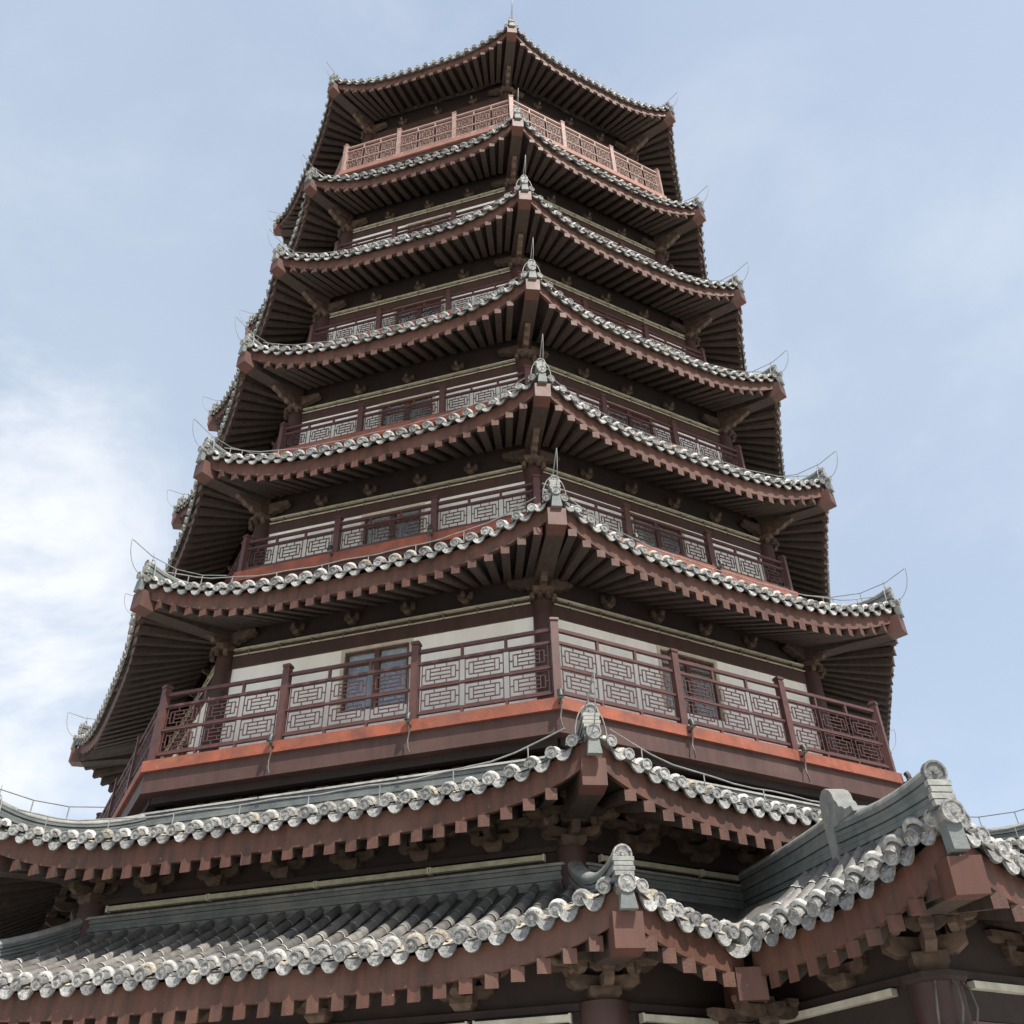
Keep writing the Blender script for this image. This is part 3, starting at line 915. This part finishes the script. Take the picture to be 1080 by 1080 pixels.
# ---- hall walls below: upper band (between the two big roofs) and base
def hall(w, z0, z1, beam_z, strip_z, name_mat, corner_h, nb, bz):
    wall = MB(); L = w*T
    wall.box((w-0.2, -L, z0), (w-0.02, L, z1), name_mat)
    wall = wall.mesh('hall_wall')
    bm2 = MB()
    bm2.box((w-0.1, -(w+.05)*T, beam_z-0.30), (w+0.05, (w+.05)*T, beam_z), 'dark')
    bm2.box((w-0.1, -(w+.09)*T, beam_z+0.004), (w+0.09, (w+.09)*T, beam_z+0.07), 'dark')
    bm2 = bm2.mesh('lintel_beam')
    fr2 = MB(); fr2.box((w-0.02, -(w-.02)*T, beam_z+0.071), (w+0.015, (w-.02)*T, z1-0.005), 'dark'); fr2 = fr2.mesh('frieze_board')
    for k in VIS_F:
        h_ = sub('hall_wall', wall, pag, fa(k)); sub('frieze_board', fr2, h_)
        sub('lintel_beam', bm2, h_)
    return
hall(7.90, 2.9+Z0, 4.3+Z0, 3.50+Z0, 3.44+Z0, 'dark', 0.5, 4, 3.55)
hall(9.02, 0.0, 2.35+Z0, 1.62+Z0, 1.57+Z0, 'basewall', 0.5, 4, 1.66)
def pipe(w, z, m, cuts):
    mb = MB()
    for lo, hi in cuts:
        mb.box((w+0.06, lo, z-0.03), (w+0.125, hi, z+0.03), m)
        mb.box((w+0.055, lo-0.02, z-0.04), (w+0.13, lo, z+0.04), 'trim'); mb.box((w+0.055, hi, z-0.04), (w+0.13, hi+0.02, z+0.04), 'trim')
    return mb.mesh('light_strip')
p1 = pipe(7.93, 3.43+Z0, 'strip', [(-2.95, -1.5), (-1.45, 0.0), (0.05, 1.5), (1.55, 2.95)])
p0 = pipe(9.05, 1.56+Z0, 'whitestrip', [(-3.4, -2.3), (-2.2, -1.1), (-1.0, 0.1), (0.2, 1.3), (1.45, 2.38), (2.48, 3.42)])
p0b = pipe(9.05, 1.56+Z0, 'whitestrip', [(-3.38, -2.45), (-2.35, -2.02)])
for k in MAIN_F:
    sub('light_strip', p1, pag, fa(k))
    sub('light_strip', p0 if k != 0 else p0b, pag, fa(k))
    for y in (-2.35, -1.41, -0.47, 0.47, 1.41, 2.35):
        place('bracket_set', BR_S, pag, fa(k), 7.98, y, 3.56+Z0)
    for y in ((-2.35, -0.78, 0.78, 2.35) if k != 0 else (2.6,)):
        place('bracket_set', BR_S, pag, fa(k), 9.10, y, 1.70+Z0)
for k in (-2, -1, 0, 1, 2):
    place('corner_bracket', CB_S, pag, ca(k), 7.93/C8, 0, 3.52+Z0)
    place('corner_bracket', CB_S, pag, ca(k), 9.05/C8, 0, 1.68+Z0)
    sub('column', column_mesh(9.02/C8, 0.0, 1.68+Z0, 0.24), pag, ca(k))
    sub('column', column_mesh(7.90/C8, 2.9+Z0, 3.52+Z0, 0.20), pag, ca(k))

# ------------------------------------------------------------------ entrance porch on the front right side
PF = fa(0)
YV, NC, KH = 2.71, 12.60, 0.418
def pl_e(n):      # left eave height at n
    t = max(0.0, (n-10.3)/(NC-10.3)); return 2.02+0.42*t**2.2+Z0
def pf_e(y):      # front eave: n and height
    q = min(1, abs(y)/YV)**2.6; return 12.36+0.24*q, 2.02+0.42*q+Z0
def p_hy(n): return -YV+(NC-n)*KH
def p_hz(n): return 2.52+(NC-n)*0.128+Z0+0.02
def p_left(n, y):
    yh = p_hy(n); t = 0 if yh <= -YV+1e-3 else (y+YV)/(yh+YV); t = max(0, min(1, t))
    e = pl_e(n)+0.10; return e+(max(p_hz(n), e)-e)*(0.8*t+0.2*t*t)
NB = 8.10
def p_front(y, n):
    ne, ze = pf_e(y); nh = NC-(abs(y)-YV)/(-KH) if False else NC-(YV-abs(y))/KH
    nh = max(NB, nh)
    t = max(0, min(1, (ne-n)/max(0.01, ne-nh))); e = ze+0.10
    return e+(max(p_hz(nh), e)-e)*t
pr = MB(); L3 = Vector((0, 1, 0)); N3 = Vector((1, 0, 0))
for sgn in (-1, 1):
    m_ = int((NC-0.12-9.95)/PITCH_T)
    for i in range(m_+1):
        n = NC-0.14-i*PITCH_T
        if n < 9.9: break
        Lr = max(0.10, p_hy(n)+YV-0.02)
        barrel(pr, lambda d, n=n: (n, sgn*(YV+0.02-d), p_left(n, -YV-0.02+d)+0.035), Lr, (1, 0, 0), (0, sgn, 0), rad=0.070)
        drip(pr, (n-PITCH_T/2, sgn*(YV-0.03), pl_e(n-PITCH_T/2)+0.075), (1, 0, 0), (0, sgn, 0), PITCH_T*0.86)
    rows = []
    for i in range(21):
        n = NB+(NC-NB)*i/20; rows.append([(n, sgn*-(-YV+0.02+(p_hy(n)+YV-0.02)*j/4), p_left(n, -YV+(p_hy(n)+YV)*j/4)) for j in range(5)])
    pr.grid(rows, 'tile', True, sgn > 0)
nr = 21
for i in range(nr):
    y = (i-10)*PITCH_T*1.02
    ne, ze = pf_e(y); nh = max(NB, NC-(YV-abs(y))/KH+0.05)
    barrel(pr, lambda d, y=y, ne=ne: (ne+0.02-d, y, p_front(y, ne+0.02-d)+0.035), max(0.1, ne-nh), (0, 1, 0), (1, 0, 0), rad=0.070)
    yp = y+PITCH_T*0.51
    if i < nr-1:
        n2, z2 = pf_e(yp); drip(pr, (n2-0.03, yp, z2+0.075), (0, 1, 0), (1, 0, 0), PITCH_T*0.86)
rows = []
for i in range(41):
    y = -YV+2*YV*i/40; ne, ze = pf_e(y); nh = max(NB, NC-(YV-abs(y))/KH)
    rows.append([(ne-0.02+(nh-ne+0.02)*j/8, y, p_front(y, ne-0.02+(nh-ne+0.02)*j/8)) for j in range(9)])
pr.grid(rows, 'tile', True, True)
pro = sub('porch_roof', pr.mesh('porch_roof'), pag, PF)
for sgn in (-1, 1):
    # hip ridge in two lengths with an upright end stone between them
    hr = MB(); d = Vector((-1, -sgn*KH, 0)).normalized(); lat = Vector((-d.y, d.x, 0))
    def P(n): return Vector((n, sgn*-p_hy(n), p_hz(n)-0.04))
    up_n = [NB+(10.72-NB)*i/10 for i in range(11)]
    ridge_wall(hr, [P(n) for n in up_n], 0.17, [0.37+0.05*(i/10)**3 for i in range(11)], lateral=lat)
    lo_n = [10.80+(NC-0.03-10.80)*i/12 for i in range(13)]
    def hh(n):
        q = (n-10.8)/(NC-10.8); return 0.34-0.07*q+0.09*max(0, (q-0.45)/0.55)**1.8
    ridge_wall(hr, [P(n) for n in lo_n], 0.16, [hh(n) for n in lo_n], lateral=lat)
    # end stone
    p = P(10.76); o_ = -d
    prof = [(-0.05,-0.06),(0.09,-0.06),(0.11,0.30),(0.62,0.30),(0.60,0.355),(0.46,0.375),(0.40,0.42),(0.34,0.44),(0.31,0.50),(0.27,0.53),(0.25,0.60),(0.20,0.655),(0.12,0.70),(0.04,0.705),(-0.03,0.67),(-0.07,0.59),(-0.085,0.45),(-0.07,0.2)]
    A = [p+o_*x+Vector((0,0,z))-lat*0.10 for x, z in prof]; B = [p+o_*x+Vector((0,0,z))+lat*0.10 for x, z in prof]; k_ = len(prof)
    hr.add(A+B, [tuple(range(k_)), tuple(range(2*k_-1,k_-1,-1))]+[(i,i+k_,(i+1)%k_+k_,(i+1)%k_) for i in range(k_)], 'ridge_end')
    tip = P(NC-0.03); h = hh(NC-0.03)
    hr.disc(tip+o_*0.04+Vector((0,0,h+0.0)), o_+Vector((0,0,-0.1)), 0.10, 0.06, 'tile_end', 16)
    for i in range(4):
        q = tip+o_*0.02+Vector((0,0,0.10+0.055*i))
        hr.beam(q-o_*0.03, q+o_*0.03, 0.18+0.02*(i % 2), 0.046, 'stone')
    hr.tube([tip-o_*0.3+Vector((0,0,0.0)), tip+o_*0.10+Vector((0,0,0.01))], 0.085, 'tile', 12)
    hr.disc(tip+o_*0.12+Vector((0,0,0.01)), o_+Vector((0,0,-0.12)), 0.095, 0.03, 'tile_end', 16)
    hr.beam(tip+o_*0.02+Vector((0,0,-0.28)), tip+o_*0.0+Vector((0,0,0.0)), 0.13, 0.12, 'ridge', up=o_)
    sub('hip_ridge', hr.mesh('hip_ridge'), pro)
    hb = MB()
    e = Vector((NC+0.0, sgn*(YV-0.02), 2.05+Z0)); i_ = Vector((11.2, sgn*1.75, 2.24+Z0)); dd = (e-i_).normalized()
    hb.beam(e, e-dd*0.3, 0.26, 0.28, 'beam'); hb.beam(e-dd*0.3, i_, 0.255, 0.27, 'rafter')
    sub('hip_beam', hb.mesh('hip_beam'), pro)
    # left and right eave boards, soffits, rafters
    eb = MB(); secs = []
    for i in range(21):
        n = 9.95+(NC-0.09-9.95)*i/20; z = pl_e(n); y = sgn*(YV-0.10)
        secs.append([(n, y, z-0.20), (n, y, z+0.075), (n, y-sgn*0.07, z+0.075), (n, y-sgn*0.07, z-0.20)])
    eb.strip(secs, 'fascia'); sub('eave_board', eb.mesh('eave_board'), pro)
    so = MB(); rows = []
    for i in range(21):
        n = 9.6+(NC-0.13-9.6)*i/20; z = pl_e(n); ni = min(n, 11.25) if n < 11 else 11+(n-11)*0.2
        rows.append([(n, sgn*(YV-0.13), z-0.194), (ni, sgn*1.86, 2.30+Z0)])
    so.grid(rows, 'dark', True); sub('soffit', so.mesh('soffit'), pro)
    for i in range(9):
        n = 10.2+i*0.255; z = pl_e(n); ni = n if n < 11 else 11+(n-11)*0.22
        mb = MB(); one_rafter(mb, (n, sgn*(YV-0.103), z-0.264), (ni, sgn*1.9, 2.21+Z0)); sub('rafter', mb.mesh('rafter'), pro)
    # valley: stacked tiles and the beam end under it
    va = MB()
    dv = Vector((0.75, sgn*0.66, 0)); sv = Vector((-dv.y, dv.x, 0))
    for i in range(7):
        drip(va, Vector((9.98, sgn*(YV+0.06), 2.04+Z0))-dv*0.045*i+Vector((0,0,0.042*i)), sv, dv, 0.30-0.012*i)
    for q in (-0.16, 0.16):
        barrel(va, lambda d, q=q: Vector((9.96, sgn*(YV+0.04), 2.14+Z0))+sv*q-dv*d+Vector((0,0,0.30*d)), 0.7, sv, dv)
    sub('valley_tiles', va.mesh('valley_tiles'), pro)
    vb = MB()
    vb.beam((9.98, sgn*(YV-0.02), 1.76+Z0), (9.2, sgn*(YV-0.5), 1.85+Z0), 0.28, 0.28, 'beam')
    sub('valley_beam', vb.mesh('valley_beam'), pro)
    place('bracket_set', BR_S, pag, PF, 9.45, sgn*2.35, 1.25+Z0)
eb = MB(); secs = []
for i in range(41):
    y = (-YV+0.09)+(2*YV-0.18)*i/40; n, z = pf_e(y)
    secs.append([(n-0.10, y, z-0.20), (n-0.10, y, z+0.075), (n-0.17, y, z+0.075), (n-0.17, y, z-0.20)])
eb.strip(secs, 'fascia'); sub('eave_board', eb.mesh('eave_board'), pro)
so = MB(); rows = []
for i in range(41):
    y = (-YV+0.13)+(2*YV-0.26)*i/40; n, z = pf_e(y); yi = max(-1.86, min(1.86, y*0.72))
    rows.append([(n-0.13, y, z-0.194), (11.35, yi, 2.30+Z0)])
so.grid(rows, 'dark', True, True); sub('soffit', so.mesh('soffit'), pro)
for i in range(19):
    y = (i-9)*0.265; n, z = pf_e(y); mb = MB()
    one_rafter(mb, (n-0.103, y, z-0.264), (11.36, max(-1.8, min(1.8, y*0.74)), 2.21+Z0)); sub('rafter', mb.mesh('rafter'), pro)
pw = MB()
for sgn in (-1, 1):
    y = sgn*1.86
    pw.box((9.0, y-0.06, 1.30+Z0), (11.18, y+0.06, 1.60+Z0), 'dark')
    pw.box((9.0, y-0.10, 1.604+Z0), (11.2, y+0.10, 1.67+Z0), 'dark')
    pw.box((9.0, y-0.04, 1.68+Z0), (11.3, y+0.04, 2.34+Z0), 'dark')
    pw.box((9.0, y-0.05, 0), (11.2, y+0.05, 1.29+Z0), 'basewall')
pw.box((11.30, -1.66, 1.30+Z0), (11.42, 1.66, 1.60+Z0), 'dark')
pw.box((11.26, -1.66, 1.604+Z0), (11.46, 1.66, 1.67+Z0), 'dark')
pw.box((11.32, -1.8, 1.68+Z0), (11.40, 1.8, 2.34+Z0), 'dark')
pw.box((11.31, -1.7, 0.9+Z0), (11.39, 1.7, 1.295+Z0), 'basewall')
pwo = sub('porch_wall', pw.mesh('porch_wall'), pag, PF)
for sgn in (-1, 1):
    cm = MB(); cm.tube([(11.34, sgn*1.86, 0), (11.34, sgn*1.86, 1.60+Z0)], 0.22, 'column', 24)
    cm.v = [(x, y, min(z, 1.56+Z0)) for x, y, z in cm.v]
    def oc(r, z): return [(11.34+r*math.cos(PI/8+j*PI/4), sgn*1.86+r*math.sin(PI/8+j*PI/4), z) for j in range(8)]
    cm.strip([oc(0.25, 1.56+Z0), oc(0.29, 1.585+Z0), oc(0.29, 1.63+Z0)], 'dark')
    sub('column', cm.mesh('column'), pag, PF)
    place('corner_bracket', CB_P, pag, PF, 11.34, sgn*1.86, 1.63+Z0, sgn*R(40))
for y in (-0.6, 0.6): place('bracket_set', BR_S, pag, PF, 11.42, y, 1.68+Z0)
place('bracket_set', BR_S, pag, PF, 10.4, -1.92, 1.68+Z0, -PI/2)
ls = MB()
ls.box((9.3, -2.0, 1.53+Z0), (10.98, -1.925, 1.59+Z0), 'whitestrip')
sub('light_strip', ls.mesh('light_strip'), pag, PF)
for lo, hi in ((-1.55, -0.85), (-0.72, -0.02), (0.1, 0.8), (0.92, 1.6)):
    ls = MB(); ls.box((11.425, lo, 1.53+Z0), (11.50, hi, 1.59+Z0), 'whitestrip'); sub('light_strip', ls.mesh('light_strip'), pag, PF)

# ------------------------------------------------------------------ small lamps fixed along the balcony edges (things of their own)
def edge_lamp_parts():
    b = MB()
    b.box((-0.03,-0.025,-0.01), (0.035,0.025,0.012), 'black')
    b.tube([(0.035,0,0.0), (0.07,0,0.03), (0.075,0,0.10), (0.04,0,0.14)], 0.016, 'black', 7)
    c = MB()
    c.tube([(0.05,0,0.0), (0.035,0.01,-0.10), (0.03,-0.01,-0.22), (0.045,0.0,-0.33), (0.03,0.02,-0.40)], 0.013, 'cable', 6)
    h = MB()
    h.tube([(0.09,0,0.05), (0.085,0,0.10), (0.06,0,0.15)], 0.045, 'black', 12); h.disc((0.092,0,0.045), (0.4,0,-1), 0.042, 0.01, 'lens', 12)
    return b.mesh('spotlight'), c.mesh('cable'), h.mesh('lamp_head')
LB, LC, LH = edge_lamp_parts()
def spot(az, x, y, z, label, grp='small black spotlights along the balcony edges'):
    c, s_ = math.cos(az), math.sin(az)
    o = link('spotlight', LB, None, (x*c-y*s_, x*s_+y*c, z), az)
    o['label'] = label; o['category'] = 'spotlight'; o['group'] = grp
    link('cable', LC, o); link('lamp_head', LH, o)
d1 = STOREYS[0]; d2 = STOREYS[1]; d3 = STOREYS[2]
zz = d1['d']+Z0-0.10
spot(fa(-1), d1['da']+0.004, -1.05, zz, 'black spotlight on lowest balcony edge, below the post left of the blue curtained window')
spot(fa(-1), d1['da']+0.004, 1.05, zz, 'black spotlight on lowest balcony edge, below the post right of the blue curtained window')
spot(ca(0), d1['da']/C8+0.004, 0.0, zz, 'black spotlight on the front corner of the lowest balcony edge')
spot(fa(0), d1['da']+0.004, -1.05, zz, 'black spotlight on the sunlit side of the lowest balcony, nearest its front corner')
spot(fa(0), d1['da']+0.004, 1.05, zz, 'black spotlight on the sunlit side of the lowest balcony, second from its front corner')
spot(ca(1), d1['da']/C8+0.004, 0.0, zz-0.06, 'black spotlight on the right end corner of the lowest balcony edge')
zz = d2['d']+Z0-0.06
spot(fa(-1), d2['da']+0.004, -0.93, zz, 'black spotlight on shaded left side of second balcony, below its second post')
spot(fa(-1), d2['da']+0.004, 0.93, zz, 'black spotlight on shaded left side of second balcony, below its third post')
spot(fa(0), d2['da']+0.004, -0.93, zz, 'black spotlight on sunlit orange edge of second balcony, nearest its front corner')
spot(fa(0), d2['da']+0.004, 0.93, zz, 'black spotlight on sunlit orange edge of second balcony, farther from its front corner')
# three round floodlights on the porch column
def flood():
    b = MB(); b.tube([(-0.02,0,0), (0.05,0,0), (0.10,0,-0.01)], 0.035, 'cable', 10, r2=0.05)
    h = MB(); h.tube([(0.08,0,-0.005), (0.15,0,-0.02)], 0.062, 'cable', 16); h.disc((0.155,0,-0.021), (1,0,-0.2), 0.058, 0.012, 'lens', 16)
    c = MB(); c.tube([(0.02,0.0,0.04), (0.06,0.03,0.18), (0.03,0.05,0.34), (-0.02,0.05,0.40)], 0.011, 'cable', 6)
    return b.mesh('floodlight'), h.mesh('lamp_head'), c.mesh('cable')
FB, FH, FC = flood()
pc = Vector((11.34, -1.86, 0)); cP, sP = math.cos(PF), math.sin(PF)
for b, lab in ((R(-62), 'left round grey floodlight on the porch column'), (R(-22), 'middle round grey floodlight on the porch column'), (R(14), 'right round grey floodlight on the porch column')):
    q = pc+Vector((0.235*math.cos(b), 0.235*math.sin(b), 0))
    o = link('floodlight', FB, None, (q.x*cP-q.y*sP, q.x*sP+q.y*cP, 1.16+Z0), PF+b)
    o['label'] = lab+', under the brackets'; o['category'] = 'floodlight'; o['group'] = 'round floodlights on the porch column'
    link('lamp_head', FH, o); link('cable', FC, o)
